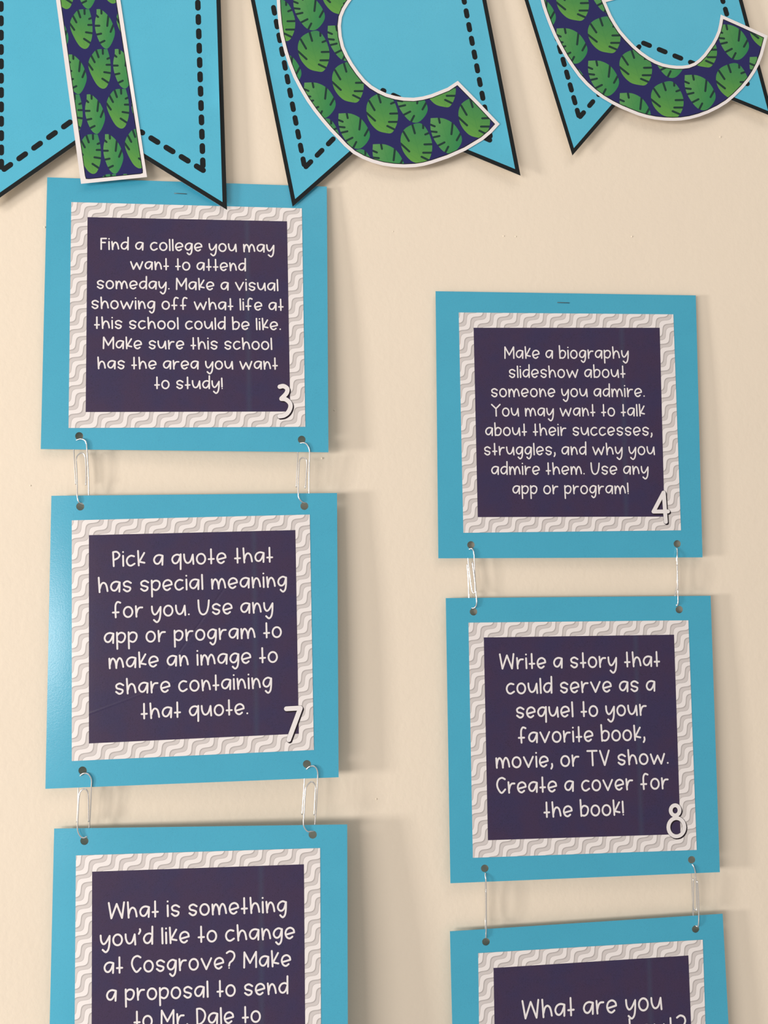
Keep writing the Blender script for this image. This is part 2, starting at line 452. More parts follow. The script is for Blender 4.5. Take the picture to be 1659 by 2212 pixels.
glyph('y', 1.42, [(0, 1.58), (0.08, 0.75), (0.42, 0.25), (0.85, 0.5), (1.38, 1.4)], [(1.42, 1.48), (1.38, 0.3), (1.2, -0.6), (0.8, -1.0), (0.32, -0.62)])
glyph('F', 1.02, [(0.02, 2.32), (0.04, 0)], [(0.02, 2.32), (1.02, 2.34)], [(0.02, 1.46), (0.82, 1.46)])
glyph('M', 1.98, [(0.04, 2.36), (0, 0)], [(0.04, 2.36), (0.96, 0.68)], [(0.96, 0.68), (1.94, 2.36)], [(1.95, 2.36), (1.95, 0)])
glyph('P', 1.06, [(0, 2.3), (0.1, 0)], [(0, 2.3), (0.6, 2.34), (1.04, 1.85), (0.78, 1.32), (0.12, 1.02)])
glyph('U', 1.74, [(0, 2.36), (0.08, 1.1), (0.32, 0.3), (0.8, 0), (1.32, 0.32), (1.62, 1.2), (1.74, 2.3)])
glyph('W', 2.48, [(0, 2.38), (0.42, 0)], [(0.42, 0), (1.26, 2.18)], [(1.26, 2.18), (2.12, 0)], [(2.12, 0), (2.44, 2.40)])
glyph('C', 1.42, [(1.38, 2.22), (0.85, 2.46), (0.26, 2.16), (0, 1.45), (0.16, 0.7), (0.74, 0), (1.40, 0.56)])
glyph('T', 1.64, [(0, 2.38), (1.64, 2.38)], [(0.84, 2.38), (0.90, 0)])
glyph('V', 1.56, [(0, 2.36), (0.78, 0)], [(0.78, 0), (1.56, 2.38)])
glyph('Y', 1.84, [(0, 2.42), (0.94, 1.55)], [(0.94, 1.55), (1.84, 2.42)], [(0.94, 1.55), (0.96, 0)])
glyph('D', 1.34, [(0, 2.38), (0.06, 0)], [(0, 2.38), (0.6, 2.38), (1.16, 1.95), (1.34, 1.3), (1.1, 0.55), (0.6, 0.1), (0.06, 0)])
glyph('?', 1.28, [(0, 2.36), (0.52, 2.62), (1.1, 2.38), (1.26, 1.8), (0.95, 1.2), (0.52, 0.85), (0.38, 0.38)], [(0.38, 0.04)])
glyph('!', 0.08, [(0, 2.16), (0.05, 0.36)], [(0.08, 0.0)])
glyph('.', 0.04, [(0.02, 0.10)])
glyph(',', 0.18, [(0.14, 0.42), (0.18, 0.02), (0, -0.36)])
glyph("'", 0.24, [(0.16, 2.34), (0.22, 2.05), (0, 1.62)])
GC = {}
def glyph_mesh(ch, pen):
    """union of the pen strokes of one character (cached per pen width)"""
    key = (ch, round(pen, 3))
    if key not in GC:
        polys = []
        for st_ in G[ch][1]:
            if st_ == 'o':
                pts = [(0.70 + 0.70 * math.cos(w), 0.82 + 0.83 * math.sin(w)) for w in [2 * math.pi * k / 22 for k in range(22)]]
                polys += stroke_polys(pts, pen, 10, True)
            elif len(st_) == 1:
                polys.append(circle(st_[0][0], st_[0][1], pen * (0.8 if ch in '!?' else 1.0), 12))
            else:
                sp = st_[:]
                if ch == 'e':                  # straight bar, then the round bowl
                    polys += stroke_polys([sp[0], sp[1]], pen, 10); sp = sp[1:]
                polys += stroke_polys(spline(sp, 5), pen, 10)
        GC[key] = cdt(polys, eps=1e-6)[:2]
    return GC[key]

def natural(text):
    x = 0.0; out = []
    for k, ch in enumerate(text):
        if ch == ' ':
            x += 1.0; continue
        out.append((ch, x)); x += G[ch][0] + 0.56
    return out, x - 0.56

# ------------------------------------------------------------------ task cards
def task_card(label, blue, white, navy, corner_d, holes, pen, unit, lines, number=None, curl=0.0, navy_key='navy'):
    Hm = homog([(0, 0), (1, 0), (1, 1), (0, 1)], navy); Hi = Hm.inverted()
    dTL, dTR, dBR, dBL = (k / 1000 for k in corner_d)
    def depth(px, py):
        u, v = hap(Hi, px, py)
        a_, b_ = (u + 0.2) / 1.4, (v + 0.17) / 1.38
        d = (dTL * (1 - a_) + dTR * a_) * (1 - b_) + (dBL * (1 - a_) + dBR * a_) * b_
        return d - curl / 1000 * max(0.0, 0.06 - u) ** 2 + 0.0012 * math.sin(math.pi * max(0, min(1, b_)))
    ctr = hap(Hm, 0.5, 0.5)
    root = empty('task_card', at(ctr[0], ctr[1], depth(*ctr)))
    tag(root, label, 'card', 'numbered task cards hung in two columns')
    # turquoise backing with punched holes
    outer = []
    for i in range(4):
        (xa, ya), (xb, yb) = blue[i], blue[(i + 1) % 4]
        outer += [(xa + (xb - xa) * k / 24, ya + (yb - ya) * k / 24) for k in range(24)]
    V, T, O = cdt([outer] + [circle(x, y, r) for x, y, r in holes], grid_pts(blue, 24))
    keep = [k for k in range(len(T)) if O[k] == {0}]
    sheet('cardstock', V, [T[k] for k in keep], [0] * len(keep), [M['card_blue'], M['paper_edge']], depth, root, thick=0.0004)
    # printed square with its stripes
    outer = []
    for i in range(4):
        (xa, ya), (xb, yb) = white[i], white[(i + 1) % 4]
        outer += [(xa + (xb - xa) * k / 20 , ya + (yb - ya) * k / 20) for k in range(20)]
    V, T, O = cdt([outer], grid_pts(white, 24))
    ps = sheet('printed_sheet', V, T, [0] * len(T), [M['waves'], M['paper_edge']], depth, root, thick=0.00015,
               uvf=lambda k, p: hap(Hi, *p), lift=0.0002)
    V, T, O = cdt([[hap(Hm, *p) for p in [(k / 20, 0) for k in range(20)] + [(1, k / 20) for k in range(20)] +
                    [(1 - k / 20, 1) for k in range(20)] + [(0, 1 - k / 20) for k in range(20)]]], grid_pts(navy, 24))
    sheet('text_panel', V, T, [0] * len(T), [M[navy_key]], depth, ps, uvf=lambda k, p: hap(Hi, *p), lift=0.00026)
    # lettering
    pen *= 0.88
    VV, TT = [], []
    for text, (lx, ly), (rx, ry) in lines:
        (ul, vl), (ur, vr) = hap(Hi, lx, ly), hap(Hi, rx, ry)
        vb = (vl + vr) / 2
        lay, wn = natural(text)
        sx = (ur - ul - 2 * pen) / wn; x_0 = ul + pen
        for ch, gx in lay:
            gv, gt = glyph_mesh(ch, pen / unit)
            base = len(VV)
            for (x, y) in gv:
                # keep the pen round: stretch the skeleton, not the stroke
                uu = x_0 + gx * sx + G[ch][0] * 0.5 * sx + (x - G[ch][0] * 0.5) * (unit if G[ch][0] < 0.1 else sx)
                VV.append(hap(Hm, uu, vb - y * unit))
            TT += [[base + i for i in f] for f in gt]
    sheet('lettering', VV, TT, [0] * len(TT), [M['letter_white']], depth, ps, lift=0.00032)
    if number:
        r, strokes, sh = number
        polys, kinds = [], []
        for st_, closed in strokes:
            for (ox, oy, rr, kd) in ((0, 0, r, 0), (0.25, 0.25, r + 0.65, 1), (sh * 0.45, sh * 0.5, r + 0.4, 1), (sh * 0.85, sh * 0.95, r + 0.2, 1)):
                pp = stroke_polys([(x + ox, y + oy) for x, y in st_], rr, 16, closed)
                polys += pp; kinds += [kd] * len(pp)
        V, T, O = cdt(polys, eps=1e-4)
        sheet('numeral', V, T, [0 if any(kinds[i] == 0 for i in o) else 1 for o in O], [M['letter_white'], M['ink_plum']], depth, ps, lift=0.00036)
    root_depth.append((blue, depth))
    return root
root_depth = []
def card_depth(px, py):
    """stand-off of whichever card's area is nearest"""
    best = None
    for bl, dp in root_depth:
        c = (sum(p[0] for p in bl) / 4, sum(p[1] for p in bl) / 4)
        e = max(abs(px - c[0]), abs(py - c[1]))
        if best is None or e < best[0]: best = (e, dp(px, py))
    return best[1]

def crop(ox, oy, sc): return lambda *pts: [(ox + x / sc, oy + y / sc) for x, y in pts]
c3, c7, c4, c8 = crop(430, 770, 6.9125), crop(420, 1430, 6.144), crop(1230, 985, 6.9125), crop(1280, 1670, 6.9125)
ell = lambda x, y, rx, ry, n=26: [(x + rx * math.cos(2 * math.pi * k / n), y + ry * math.sin(2 * math.pi * k / n)) for k in range(n)]

task_card('turquoise laminated card 3 asking to find a college, tucked under the first banner pennant',
    [(102, 383), (706, 403), (709.5, 977), (88, 970)], [(154, 436.5), (652, 450), (659.5, 922), (148, 924.5)], [(189, 469), (620, 478), (627, 889), (185, 890)],
    (2.5, 4.5, 12, 5), [(171, 942, 8.6), (651.7, 949.5, 8.3)], 0.0043, 0.0242,
    [('Find a college you may', (216.5, 537.5), (593, 545.5)), ('want to attend', (280.8, 581.2), (531.6, 585)), ('someday. Make a visual', (208.2, 622.2), (601.6, 628.3)),
     ('showing off what life at', (196.6, 666), (612.8, 670.2)), ('this school could be like.', (202.9, 709.2), (607.1, 712)), ('Make sure this school', (221.8, 753), (588.3, 754.3)),
     ('has the area you want', (209.9, 797), (600.4, 796.6)), ('to study!', (333, 839.4), (481.6, 838.9))],
    (4.75, [(spline(c3((1205, 452), (1262, 443), (1316, 482), (1305, 548), (1232, 628)), 6), False),
            (spline(c3((1230, 632), (1292, 640), (1352, 690), (1365, 752), (1330, 832), (1268, 880), (1200, 892)), 6), False)], 2.7))
task_card('turquoise laminated card 7 asking to pick a quote, second down the left column',
    [(111, 1071), (728, 1065), (731.5, 1679), (98, 1704)], [(155, 1124), (669, 1111.5), (678, 1620), (155, 1644)], [(192, 1156), (638, 1145), (645.5, 1585), (192, 1606)],
    (6.5, 10, 14, 7.5), [(173.3, 1094, 8.7), (657.5, 1093, 8.5), (178.4, 1664.7, 9), (663, 1650.6, 8.7)], 0.0049, 0.0297,
    [('Pick a quote that', (242.4, 1223.9), (590.1, 1212.6)), ('has special meaning', (211.3, 1280.3), (620.2, 1266)), ('for you. Use any', (241.8, 1335), (590.8, 1321.3)),
     ('app or program to', (224.1, 1391), (609, 1374.6)), ('make an image to', (234.2, 1444.4), (600.4, 1429)), ('share containing', (247.8, 1499.4), (588.1, 1485)),
     ('that quote.', (303.8, 1552.5), (536.4, 1542))],
    (5.1, [(c7((1220, 621), (1406, 611)), False), (c7((1406, 613), (1251, 1032)), False)], 2.7), curl=32.0, navy_key='navy_creased')
task_card('turquoise laminated card asking what to change at school, lowest in the left column',
    [(117, 1790), (750, 1781), (752, 2415), (102, 2440)], [(164, 1848), (691.5, 1832), (694, 2362), (160, 2384)], [(199, 1883), (656.5, 1867), (660, 2326), (197.5, 2348)],
    (7, 16, 27, 10), [(182.2, 1816.6, 8.8), (675.5, 1803, 8.8)], 0.0051, 0.0304,
    [('What is something', (232.8, 1983), (620, 1970.4)), ("you'd like to change", (215.3, 2041), (637.5, 2029)), ('at Cosgrove? Make', (223.7, 2099.6), (629.2, 2089)),
     ('a proposal to send', (229, 2159), (623.2, 2149.4)), ('to Mr. Dale to', (288.2, 2217), (563.7, 2209))], None, curl=32.0)
task_card('turquoise laminated card 4 asking for a biography slideshow, top of the right column',
    [(941, 629), (1503, 638), (1517.5, 1204), (947, 1206)], [(991, 675), (1454.5, 679), (1471, 1145.5), (1001, 1151)], [(1023, 708), (1425, 708), (1435.5, 1116), (1032, 1117)],
    (3, 4, 7, 5), [(1017.3, 1177, 8.0), (1463, 1174.7, 7.9)], 0.0042, 0.0251,
    [('Make a biography', (1089.4, 773.2), (1358.6, 774.4)), ('slideshow about', (1098.7, 815), (1351.4, 815.3)), ('someone you admire.', (1060.3, 857), (1393, 856.4)),
     ('You may want to talk', (1061.1, 898.6), (1393.4, 898.3)), ('about their successes,', (1048.2, 940.5), (1409.6, 940.2)), ('struggles, and why you', (1045.1, 982.3), (1415, 982)),
     ('admire them. Use any', (1061.1, 1025), (1401.4, 1023.8)), ('app or program!', (1106.9, 1066.9), (1358.5, 1065.7))],
    (4.2, [(c4((1405, 546), (1256, 830)), False), (c4((1256, 830), (1472, 828)), False), (c4((1408, 546), (1440, 984)), False)], 2.6))
task_card('turquoise laminated card 8 asking for a sequel story, middle of the right column',
    [(963, 1292), (1535, 1287), (1555, 1884), (973, 1908)], [(1012, 1345), (1487, 1340), (1505, 1836), (1021.5, 1853)], [(1045, 1377), (1456, 1371), (1470, 1802), (1054, 1815)],
    (5.5, 6.5, 10, 7), [(1023, 1321.5, 8.1), (1467.4, 1316.7, 8.0), (1047.2, 1875.9, 8.2), (1494.2, 1857.3, 8.0)], 0.0052, 0.0302,
    [('Write a story that', (1078.4, 1445.2), (1426.2, 1438)), ('could serve as a', (1092.9, 1498), (1416.2, 1492.7)), ('sequel to your', (1114, 1550), (1397.5, 1544.6)),
     ('favorite book,', (1118.9, 1604.7), (1394.3, 1598)), ('movie, or TV show.', (1070.4, 1658.2), (1444.6, 1649.6)), ('Create a cover for', (1072.3, 1713.6), (1444.9, 1702.7)),
     ('the book!', (1174.2, 1765), (1348.4, 1759.8))],
    (4.1, [(c8(*ell(1233, 556, 66, 76)), True), (c8(*ell(1252, 808, 120, 137)), True)], 2.4))
task_card('turquoise laminated card reading What are you, lowest in the right column and tilted',
    [(972, 2012), (1561, 1974), (1594, 2590), (987, 2630)], [(1033, 2059), (1518, 2030), (1534, 2530), (1039, 2565)], [(1066, 2091), (1487, 2064), (1504, 2503), (1074, 2537)],
    (6.5, 8, 12, 9), [(1049.8, 2034.5, 8.3), (1502.8, 2007, 8.1)], 0.0057, 0.0362,
    [('What are you', (1127.1, 2200.8), (1431.1, 2179.5)), ('about?', (1331, 2245), (1483.7, 2234))], None)

# ------------------------------------------------------------------ staples
def staple(px, py, w, tilt, d, label):
    a_, b_ = at(px - w / 2, py - tilt / 2, d), at(px + w / 2, py + tilt / 2, d)
    pts = [a_ + Vector((0.0002, d, 0)), a_ + Vector((0, 0.0004, 0)), a_ + Vector((0.0004, -0.0003, 0)), b_ + Vector((-0.0004, -0.0003, 0)), b_ + Vector((0, 0.0004, 0)), b_ + Vector((-0.0002, d, 0))]
    o = tube('staple', [Vector(p) for p in pts], 0.00028, M['steel_dull'], None, 8)
    tag(o, label, 'staple', 'staples holding the top cards to the wall')
staple(390, 418.5, 28, 1.5, root_depth[0][1](390, 418.5), 'thin steel staple in the top border of card 3, beside the pennant tip')
staple(1217, 654, 27, 1, root_depth[3][1](1217, 654), 'thin steel staple in the top border of card 4')

# ------------------------------------------------------------------ paper clips
def clip(ox, oy, label, upper, lower, segs):
    """segs: lists of (x, y, side) in 9.614x crop units; side in mm off the card surface there"""
    pts = []
    yu, yl = upper[1], lower[1]
    du, dl = card_depth(*upper), card_depth(*lower)
    for x, y, sd in segs:
        px, py = ox + x / 9.614, oy + y / 9.614
        w = max(0.0, min(1.0, (py - yu) / (yl - yu)))
        pts.append((px, py, (du * (1 - w) + dl * w) + sd / 1000))
    P = [at(*q) for q in spline(pts, 7)]
    c = sum(P, Vector()) / len(P)
    o = tube('paper_clip', P, 0.00052, M['steel'], None, 10)
    tag(o, label, 'paper clip', 'steel paper clips linking the cards')
    return o
B, Fr = -1.1, 1.1       # behind / in front of the card
clip(120, 900, 'steel paper clip linking left edges of card 3 and card 7', (171, 942), (173, 1094),
     [(420, 1410, -.4), (398, 1050, -.6), (380, 720, B), (385, 600, B), (415, 510, B), (455, 480, 0), (520, 462, .9), (590, 482, Fr), (640, 545, Fr), (652, 660, Fr), (665, 860, .7), (682, 1150, .2), (690, 1420, -.6),
      (692, 1600, B), (685, 1720, B), (630, 1800, B), (555, 1815, B), (512, 1795, 0), (478, 1755, Fr), (452, 1640, Fr), (450, 1400, .9), (440, 1100, .9), (430, 890, .8), (465, 800, .8), (540, 757, .8), (602, 795, .8), (624, 900, .8), (635, 1150, .8), (630, 1425, .9)])
clip(600, 910, 'steel paper clip linking right edges of card 3 and card 7', (651.7, 949.5), (657.5, 1093),
     [(385, 1370, -.4), (402, 1000, -.6), (418, 650, B), (425, 540, B), (450, 470, B), (490, 450, 0), (540, 448, .9), (600, 480, Fr), (650, 560, Fr), (664, 660, Fr), (655, 900, .7), (650, 1200, .2), (648, 1420, -.6),
      (648, 1540, B), (630, 1640, B), (575, 1690, B), (520, 1682, 0), (470, 1640, Fr), (432, 1560, Fr), (425, 1400, 1.0), (435, 1100, .9), (445, 880, .8), (468, 790, .8), (522, 756, .8), (582, 780, .8), (606, 850, .8), (597, 1050, .8), (570, 1390, .9)])
clip(130, 1620, 'steel paper clip linking left edges of card 7 and the card below it', (178.4, 1664.7), (182.2, 1816.6),
     [(345, 1500, -.4), (368, 1150, -.6), (378, 800, B), (380, 640, B), (400, 560, B), (430, 525, 0), (475, 488, .9), (550, 488, Fr), (612, 532, Fr), (652, 630, Fr), (645, 800, .7), (636, 1050, .2), (622, 1350, -.6),
      (604, 1600, B), (600, 1700, B), (585, 1780, B), (540, 1805, 0), (485, 1826, .9), (422, 1792, Fr), (372, 1700, Fr), (360, 1580, 1.0), (374, 1300, .9), (395, 970, .8), (430, 855, .8), (500, 812, .8), (558, 850, .8), (584, 950, .8), (588, 1200, .8), (590, 1495, .9)])
clip(610, 1610, 'steel paper clip linking right edges of card 7 and the card below it', (663, 1650.6), (675.5, 1803),
     [(410, 1440, -.4), (437, 1080, -.6), (460, 720, B), (465, 600, B), (485, 520, B), (515, 482, 0), (565, 440, .9), (640, 430, Fr), (702, 472, Fr), (735, 570, Fr), (735, 680, .8), (724, 920, .5), (704, 1300, -.3),
      (676, 1620, B), (672, 1720, B), (645, 1780, B), (598, 1785, 0), (530, 1790, .9), (470, 1730, Fr), (440, 1640, Fr), (454, 1400, 1.0), (480, 960, .9), (512, 842, .8), (592, 762, .8), (652, 784, .8), (684, 865, .8), (678, 1100, .8), (660, 1450, .9)])
clip(970, 1140, 'white-glinting paper clip linking left edges of card 4 and card 8, turned half sideways', (1017.3, 1177), (1023, 1321.5),
     [(485, 715, 1.6), (530, 1050, 1.6), (548, 1300, 1.2), (520, 1355, .6), (482, 1310, 0), (440, 1050, -.5), (395, 645, B), (392, 560, B), (400, 470, B), (430, 440, 0), (472, 436, .9), (510, 495, Fr), (525, 620, Fr), (530, 800, 1.0), (538, 1000, 1.0), (552, 1220, 1.0), (570, 1450, Fr), (575, 1550, Fr),
      (548, 1640, 1.0), (495, 1670, 0), (440, 1640, B), (418, 1560, B), (415, 1440, B), (396, 1000, -.6), (375, 750, -.5)])
clip(1400, 1130, 'paper clip seen edge-on linking right edges of card 4 and card 8', (1463, 1174.7), (1467.4, 1316.7),
     [(604, 860, 2.6), (612, 1150, 3.0), (618, 1380, 2.0), (616, 1420, .6), (612, 1380, -.6), (604, 1000, -1.2), (594, 760, B), (560, 640, B), (565, 560, B), (592, 520, 0), (602, 570, Fr), (604, 680, 2.2), (606, 860, 1.6), (612, 1100, 1.6), (617, 1380, 1.8), (622, 1560, Fr),
      (620, 1650, Fr), (600, 1710, 0), (560, 1660, B), (545, 1580, B), (560, 1500, B), (596, 1250, -1.8), (604, 960, -1.6)])
clip(990, 1840, 'edge-on paper clip linking left edges of card 8 and the tilted card below it', (1047.2, 1875.9), (1049.8, 2034.5),
     [(574, 800, 2.8), (580, 1150, 3.0), (580, 1450, 2.0), (578, 1500, .6), (574, 1450, -1.0), (566, 1000, -1.6), (562, 700, B), (550, 560, B), (552, 480, B), (560, 440, 0), (562, 490, Fr), (572, 590, 2.0), (580, 850, 1.8), (582, 1150, 1.8), (580, 1450, 1.8), (576, 1640, Fr),
      (572, 1730, Fr), (570, 1790, 0), (562, 1740, B), (560, 1640, B), (562, 1520, B), (566, 1250, -2.0), (566, 900, -1.8)])
clip(1430, 1810, 'paper clip linking right edges of card 8 and the tilted What are you card', (1494.2, 1857.3), (1502.8, 2007),
     [(650, 840, 1.2), (650, 1200, 1.2), (652, 1440, 1.0), (700, 1505, .8), (722, 1440, .8), (714, 1100, .9), (702, 850, 1.0), (688, 710, Fr), (662, 610, Fr), (630, 550, 0), (605, 600, B), (600, 680, B), (606, 780, B), (632, 1250, -.8), (645, 1590, B), (655, 1700, B),
      (690, 1800, B), (735, 1840, 0), (756, 1780, Fr), (762, 1600, Fr), (756, 1250, 1.2), (735, 890, 1.2)])

# ------------------------------------------------------------------ banner pennants
LEAF_A = [(0.63, 0.98), (0.2, 1.0), (-0.35, 0.85), (-0.84, 0.38), (-1.0, -0.2), (-0.78, -0.68), (-0.2, -0.95), (0.3, -0.98), (0.7, -0.62), (0.97, -0.05), (0.94, 0.5)]
NOT_A = [[(-1.0, 0.0), (-0.45, 0.40)], [(-0.82, -0.58), (-0.48, -0.12)], [(-0.28, -0.98), (-0.10, -0.5)], [(0.42, -1.0), (0.42, -0.75)], [(0.80, -0.52), (0.55, -0.44)],
         [(1.02, 0.04), (0.5, 0.05)], [(1.0, 0.46), (0.42, 0.46)], [(0.84, 0.86), (0.32, 0.66)]]
LEAF_B = [(-0.98, -0.98), (-0.2, -0.97), (0.5, -0.64), (0.98, 0.05), (0.9, 0.54), (0.4, 0.98), (-0.17, 0.88), (-0.72, 0.28), (-0.98, -0.35)]
NOT_B = [[(-1.0, -0.62), (-0.72, -0.52)], [(-1.02, -0.24), (-0.60, -0.2)], [(-0.92, 0.12), (-0.42, 0.02)], [(-0.55, 0.58), (-0.1, 0.38)], [(-0.05, 0.95), (0.14, 0.62)], [(-0.46, -0.98), (-0.40, -0.72)],
         [(0.42, -0.72), (0.34, -0.08)], [(0.92, -0.12), (0.68, 0.26)]]

LEAF_AN = [(0.70, -0.99), (0.91, -0.54), (1.0, -0.05), (0.96, 0.39), (0.79, 0.73), (0.57, 0.95), (0.23, 1.0), (-0.2, 0.83), (-0.62, 0.44), (-0.92, 0.05), (-1.0, -0.24), (-0.88, -0.51), (-0.62, -0.75), (-0.2, -0.97)]
NOT_AN = [[(-1.02, -0.27), (-0.62, 0.05)], [(-0.78, -0.70), (-0.43, -0.33)], [(-0.32, -0.97), (-0.08, -0.58)], [(0.28, -1.0), (0.30, -0.75)], [(0.95, -0.56), (0.70, -0.5)],
          [(1.02, -0.2), (0.62, -0.2)], [(1.0, 0.22), (0.42, 0.17)], [(0.83, 0.72), (0.25, 0.5)]]
LEAF_BN = [(-0.83, -0.99), (-0.37, -0.97), (0.28, -0.68), (0.69, -0.34), (0.97, 0.13), (0.83, 0.52), (0.46, 0.89), (0.09, 1.0), (-0.37, 0.81), (-0.74, 0.42), (-0.97, -0.02), (-0.97, -0.41), (-0.85, -0.7)]
NOT_BN = [[(-0.88, -0.69), (-0.68, -0.6)], [(-1.02, -0.16), (-0.55, -0.16)], [(-0.95, 0.3), (-0.38, 0.24)], [(-0.62, 0.74), (-0.05, 0.6)], [(-0.36, -0.98), (-0.35, -0.77)],
          [(0.33, -0.66), (0.22, -0.15)], [(0.82, -0.2), (0.55, 0.15)]]

def offset_poly(poly, d):
    """inset a closed polygon by d"""
    p = ccw(poly); n = len(p); out = []
    for i in range(n):
        a_, b_, c_ = Vector(p[i - 1]), Vector(p[i]), Vector(p[(i + 1) % n])
        e1, e2 = (b_ - a_).normalized(), (c_ - b_).normalized()
        n1, n2 = Vector((-e1.y, e1.x)), Vector((-e2.y, e2.x))
        bs = n1 + n2; L = bs.length
        if L < 1e-6: out.append(tuple(b_ + n1 * d)); continue
        bs /= L; k = d / max(0.45, bs.dot(n1)); out.append(tuple(b_ + bs * k))
    return out

def dash_line(a_, b_, L, per, w, phase=0.0):
    D_ = math.hypot(b_[0] - a_[0], b_[1] - a_[1]); ux, uy = (b_[0] - a_[0]) / D_, (b_[1] - a_[1]) / D_
    out = []; s_ = phase
    while s_ < D_:
        e = min(s_ + L, D_)
        if e - s_ > 3: out.append([(a_[0] + ux * q_, a_[1] + uy * q_) for q_ in (s_ + w / 2, max(e - w / 2, s_ + w / 2 + 0.5))])
        s_ += per
    return out

def pennant(label, outline, border, dashes, dash_w, letter, inset, lattice, leaf, depth_fn, shapes):
    """outline: swallowtail paper; letter: cut-out white letter outline; lattice: (origin A, origin B, step 1, step 2); leaf: half sizes"""
    c = (sum(p[0] for p in outline) / len(outline), sum(p[1] for p in outline) / len(outline))
    root = empty('banner_pennant', at(c[0], c[1], depth_fn(*c)))
    tag(root, label, 'banner', 'swallowtail pennants of the letter banner')
    outer = []
    for i in range(len(outline)):
        (xa, ya), (xb, yb) = outline[i], outline[(i + 1) % len(outline)]
        outer += [(xa + (xb - xa) * k / 12, ya + (yb - ya) * k / 12) for k in range(12)]
    polys = [outer, offset_poly(outline, border)]
    for dl in dashes: polys += stroke_polys(dl, dash_w / 2, 12)
    V, T, O = cdt(polys, grid_pts(outline, 30), eps=1e-4)
    keep = [k for k in range(len(T)) if 0 in O[k]]
    sheet('pennant_paper', V, [T[k] for k in keep], [0 if O[k] == {0, 1} else 1 for k in keep],
          [M['pennant_blue'], M['ink_black'], M['paper_edge']], depth_fn, root, thick=0.00012, edge=2)
    # cut-out letter: white paper, black hairline, navy print with leaves
    V, T, O = cdt([letter], grid_pts(letter, 30), eps=1e-4)
    lt = sheet('cutout_letter', V, T, [0] * len(T), [M['paper_white']], depth_fn, root, thick=0.00015, lift=0.0006)
    p0 = offset_poly(letter, inset) if not isinstance(inset, list) else inset
    p1 = offset_poly(p0, 1.6)
    polys = [p0, p1]; kinds = ['edge', 'navy']; inv = [None, None]
    (oa, ob, s1, s2), (hw, hh, hwb, hhb) = lattice, leaf
    xs = [p[0] for p in p0]; ys = [p[1] for p in p0]
    for (o_, shape, nots, kd, w_, h_) in ((oa, shapes[0], shapes[1], 'A', hw, hh), (ob, shapes[2], shapes[3], 'B', hwb, hhb)):
        sm = spline(shape + [shape[0]], 4)[:-1] if shape is not LEAF_A else spline(shape, 4, True)
        for i in range(-12, 13):
            for j in range(-12, 13):
                lx, ly = o_[0] + s1[0] * i + s2[0] * j, o_[1] + s1[1] * i + s2[1] * j
                if lx < min(xs) - w_ or lx > max(xs) + w_ or ly < min(ys) - h_ or ly > max(ys) + h_: continue
                polys.append([(lx + x * w_, ly + y * h_) for x, y in sm]); kinds.append(kd); inv.append((lx, ly, w_, h_))
                for nt in nots:
                    pp = stroke_polys([(lx + x * w_, ly + y * h_) for x, y in nt], 2.3, 8)
                    polys += pp; kinds += ['n'] * len(pp); inv += [None] * len(pp)
    V, T, O = cdt(polys, eps=1e-4)
    keep = [k for k in range(len(T)) if 0 in O[k]]
    fm, who = [], []
    for k in keep:
        ks = {kinds[i] for i in O[k]}; lf = [i for i in O[k] if kinds[i] in 'AB']
        if 1 not in O[k]: fm.append(4); who.append(None)
        elif 'n' in ks and lf: fm.append(3); who.append(None)
        elif lf: fm.append(1 if kinds[lf[0]] == 'A' else 2); who.append(inv[lf[0]])
        else: fm.append(0); who.append(None)
    def uvf(k, p):
        w_ = who[k]
        return (0.0, 0.0) if w_ is None else ((p[0] - w_[0]) / w_[2], (p[1] - w_[1]) / w_[3])
    sheet('leaf_print', V, [T[k] for k in keep], fm, [M['leaf_navy'], M['leaf_a'], M['leaf_b'], M['notch'], M['ink_black']], depth_fn, lt, uvf=uvf, lift=0.00066)
    return root

def ramp_depth(y_top, y_bot, d0, d1, x0=0, x1=1, dx=0.0):
    return lambda x, y: (d0 + (d1 - d0) * max(0.0, min(1.0, (y - y_top) / (y_bot - y_top))) ** 2 + dx * (x - x0) / (x1 - x0)) / 1000

q1 = crop(0, 0, 2.9625); q2 = crop(520, 0, 2.676); q3 = crop(1120, 0, 3.078)
# letter i
out1 = [(462, -430), (476.6, 0), (490.5, 453.5), (210.6, 280), (-48, 460.5), (-45, 0), (-52, -430)]
d1 = []
d1 += dash_line((438.5, 364), (414, -420), 24, 31, 12.0)
d1 += dash_line((3, 371), (1, -420), 24, 31, 12.0, 4)
d1 += dash_line((444, 371), (300, 282), 29, 38.5, 12)
d1 += dash_line((4, 369), (175, 247), 29, 39.5, 12)
letter1 = [(121, 0), (175, 397), (317.6, 382.4), (260, 0), (232, -185), (93, -180)]
inner1 = [(130, 0), (183.5, 380), (185.5, 386.5), (192, 387), (303, 375.8), (308.5, 374), (308.6, 368), (251, 0), (224, -176), (105, -172)]
pennant('turquoise banner pennant with the leaf-print letter i, at top left overlapping card 3', out1, 9.3, d1, 12, letter1, ccw(inner1),
        ((520 / 2.9625, 185 / 2.9625), (672 / 2.9625, 185 / 2.9625), (117 / 2.9625, 255 / 2.9625), (297 / 2.9625, -35 / 2.9625)),
        (72 / 2.9625, 127 / 2.9625, 65 / 2.9625, 127 / 2.9625), ramp_depth(-400, 450, 5.5, 7.0, 0, 480, 1.0), (LEAF_AN, NOT_AN, LEAF_BN, NOT_BN))
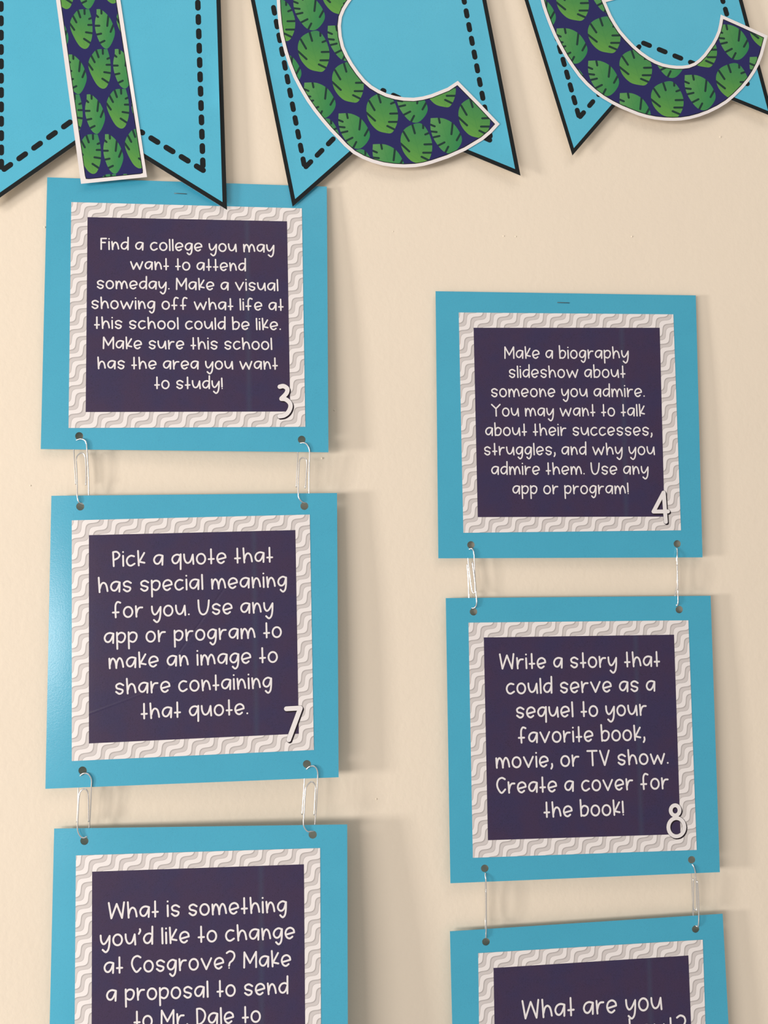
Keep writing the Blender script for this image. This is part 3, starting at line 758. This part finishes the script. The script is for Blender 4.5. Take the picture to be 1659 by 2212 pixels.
# letter c
out2 = [(953, -430), (1050.6, 0), (1124.5, 379.5), (841, 262.8), (632, 446.5), (541.7, 0), (455, -430)]
d2 = []
d2 += dash_line((658, 361), (589, 7), 23.5, 30.3, 11, 0) + dash_line((587.5, 0), (505, -420), 23.5, 30.3, 11, 10)
d2 += dash_line((1000, -12), (1060, 300), 23, 30.2, 11.5, 0) + dash_line((995, -40), (915, -420), 23, 30.2, 11.5)
d2 += dash_line((657, 364), (824, 194), 26, 34.5, 11)
d2 += dash_line((1063, 305), (822, 193), 25, 36, 11)
letter2 = q2((208, 0), (211, 60), (218, 135), (230, 210), (252, 300), (276, 375), (306, 450), (340, 515), (380, 582), (422, 642), (466, 698), (512, 752), (560, 802), (600, 845), (650, 888),
             (705, 918), (760, 940), (822, 957), (885, 966), (945, 969), (1010, 966), (1060, 958), (1105, 946), (1200, 914), (1300, 870), (1350, 840), (1400, 810), (1450, 768), (1497, 717),
             (1376, 590), (1255, 467), (1195, 507), (1100, 545), (1050, 558), (1000, 565), (945, 563), (895, 555), (845, 541), (800, 520), (757, 494), (718, 460), (682, 416), (648, 367), (620, 318), (598, 270), (584, 210), (579, 150), (585, 100), (602, 58), (622, 25), (640, 0),
             (690, -80), (760, -150), (840, -200), (920, -215), (1000, -190), (1080, -330), (1060, -420), (1000, -500), (900, -560), (800, -575), (690, -560), (560, -500), (450, -420), (350, -310), (280, -200), (230, -90))
pennant('turquoise banner pennant with the leaf-print letter c, the middle one at the top', out2, 8.8, d2, 11, letter2, 7.2,
        (q2((422, 295))[0], q2((655 - 198, 757 - 178))[0], (198 / 2.676, 178 / 2.676), (334 / 2.676, -151 / 2.676)),
        (92 / 2.676, 117 / 2.676, 91 / 2.676, 103 / 2.676), ramp_depth(-400, 440, 4.6, 6.4, 540, 1124, 1.2), (LEAF_A, NOT_A, LEAF_B, NOT_B))
# letter e
out3 = [(1490, -430), (1604, 0), (1671, 253), (1402, 144.6), (1236.3, 336), (1133, 0), (1000, -430)]
d3 = []
d3 += dash_line((1251.5, 255), (1180, 0), 23, 28.6, 10.5) + dash_line((1176, -14), (1062, -420), 23, 28.6, 10.5)
d3 += dash_line((1555, -20), (1616, 186), 22, 28, 10.5, 8) + dash_line((1550, -40), (1445, -420), 22, 28, 10.5)
d3 += dash_line((1250, 256), (1388, 92), 22, 31, 10.5)
d3 += dash_line((1385, 91), (1618, 186), 25, 36.5, 10.5)
letter3 = q3((148, 0), (160, 45), (175, 90), (203, 165), (235, 240), (270, 308), (310, 380), (353, 445), (400, 510), (448, 563), (500, 610), (558, 653), (620, 690), (680, 720), (740, 745), (795, 767), (850, 783), (910, 795), (970, 801), (1025, 803), (1080, 801),
             (1140, 792), (1200, 776), (1265, 752), (1330, 720), (1388, 684), (1440, 640), (1492, 588), (1540, 530), (1573, 480), (1600, 428), (1624, 364), (1640, 302), (1657, 238), (1500, 166), (1345, 97), (1335, 160), (1325, 204), (1308, 245), (1287, 284), (1260, 322), (1232, 360), (1200, 393),
             (1168, 417), (1130, 432), (1090, 437), (1050, 437), (1005, 432), (960, 422), (914, 404), (870, 380), (820, 345), (770, 302), (722, 252), (680, 203), (648, 154), (618, 102), (580, 14), (650, -4),
             (1000, -95), (1440, -215), (1430, -330), (1390, -480), (1310, -630), (1180, -760), (1000, -850), (800, -880), (600, -850), (430, -770), (300, -640), (210, -480), (155, -300), (138, -140))
pennant('turquoise banner pennant with the leaf-print letter e, at top right', out3, 8.0, d3, 10.5, letter3, 6.6,
        (q3((780, 445))[0], q3((565, 520))[0], (210 / 3.078, 215 / 3.078), (432 / 3.078, -120 / 3.078)),
        (109 / 3.078, 120 / 3.078, 103 / 3.078, 118 / 3.078), ramp_depth(-400, 330, 4.6, 6.4, 1133, 1671, 1.2), (LEAF_A, NOT_A, LEAF_B, NOT_B))
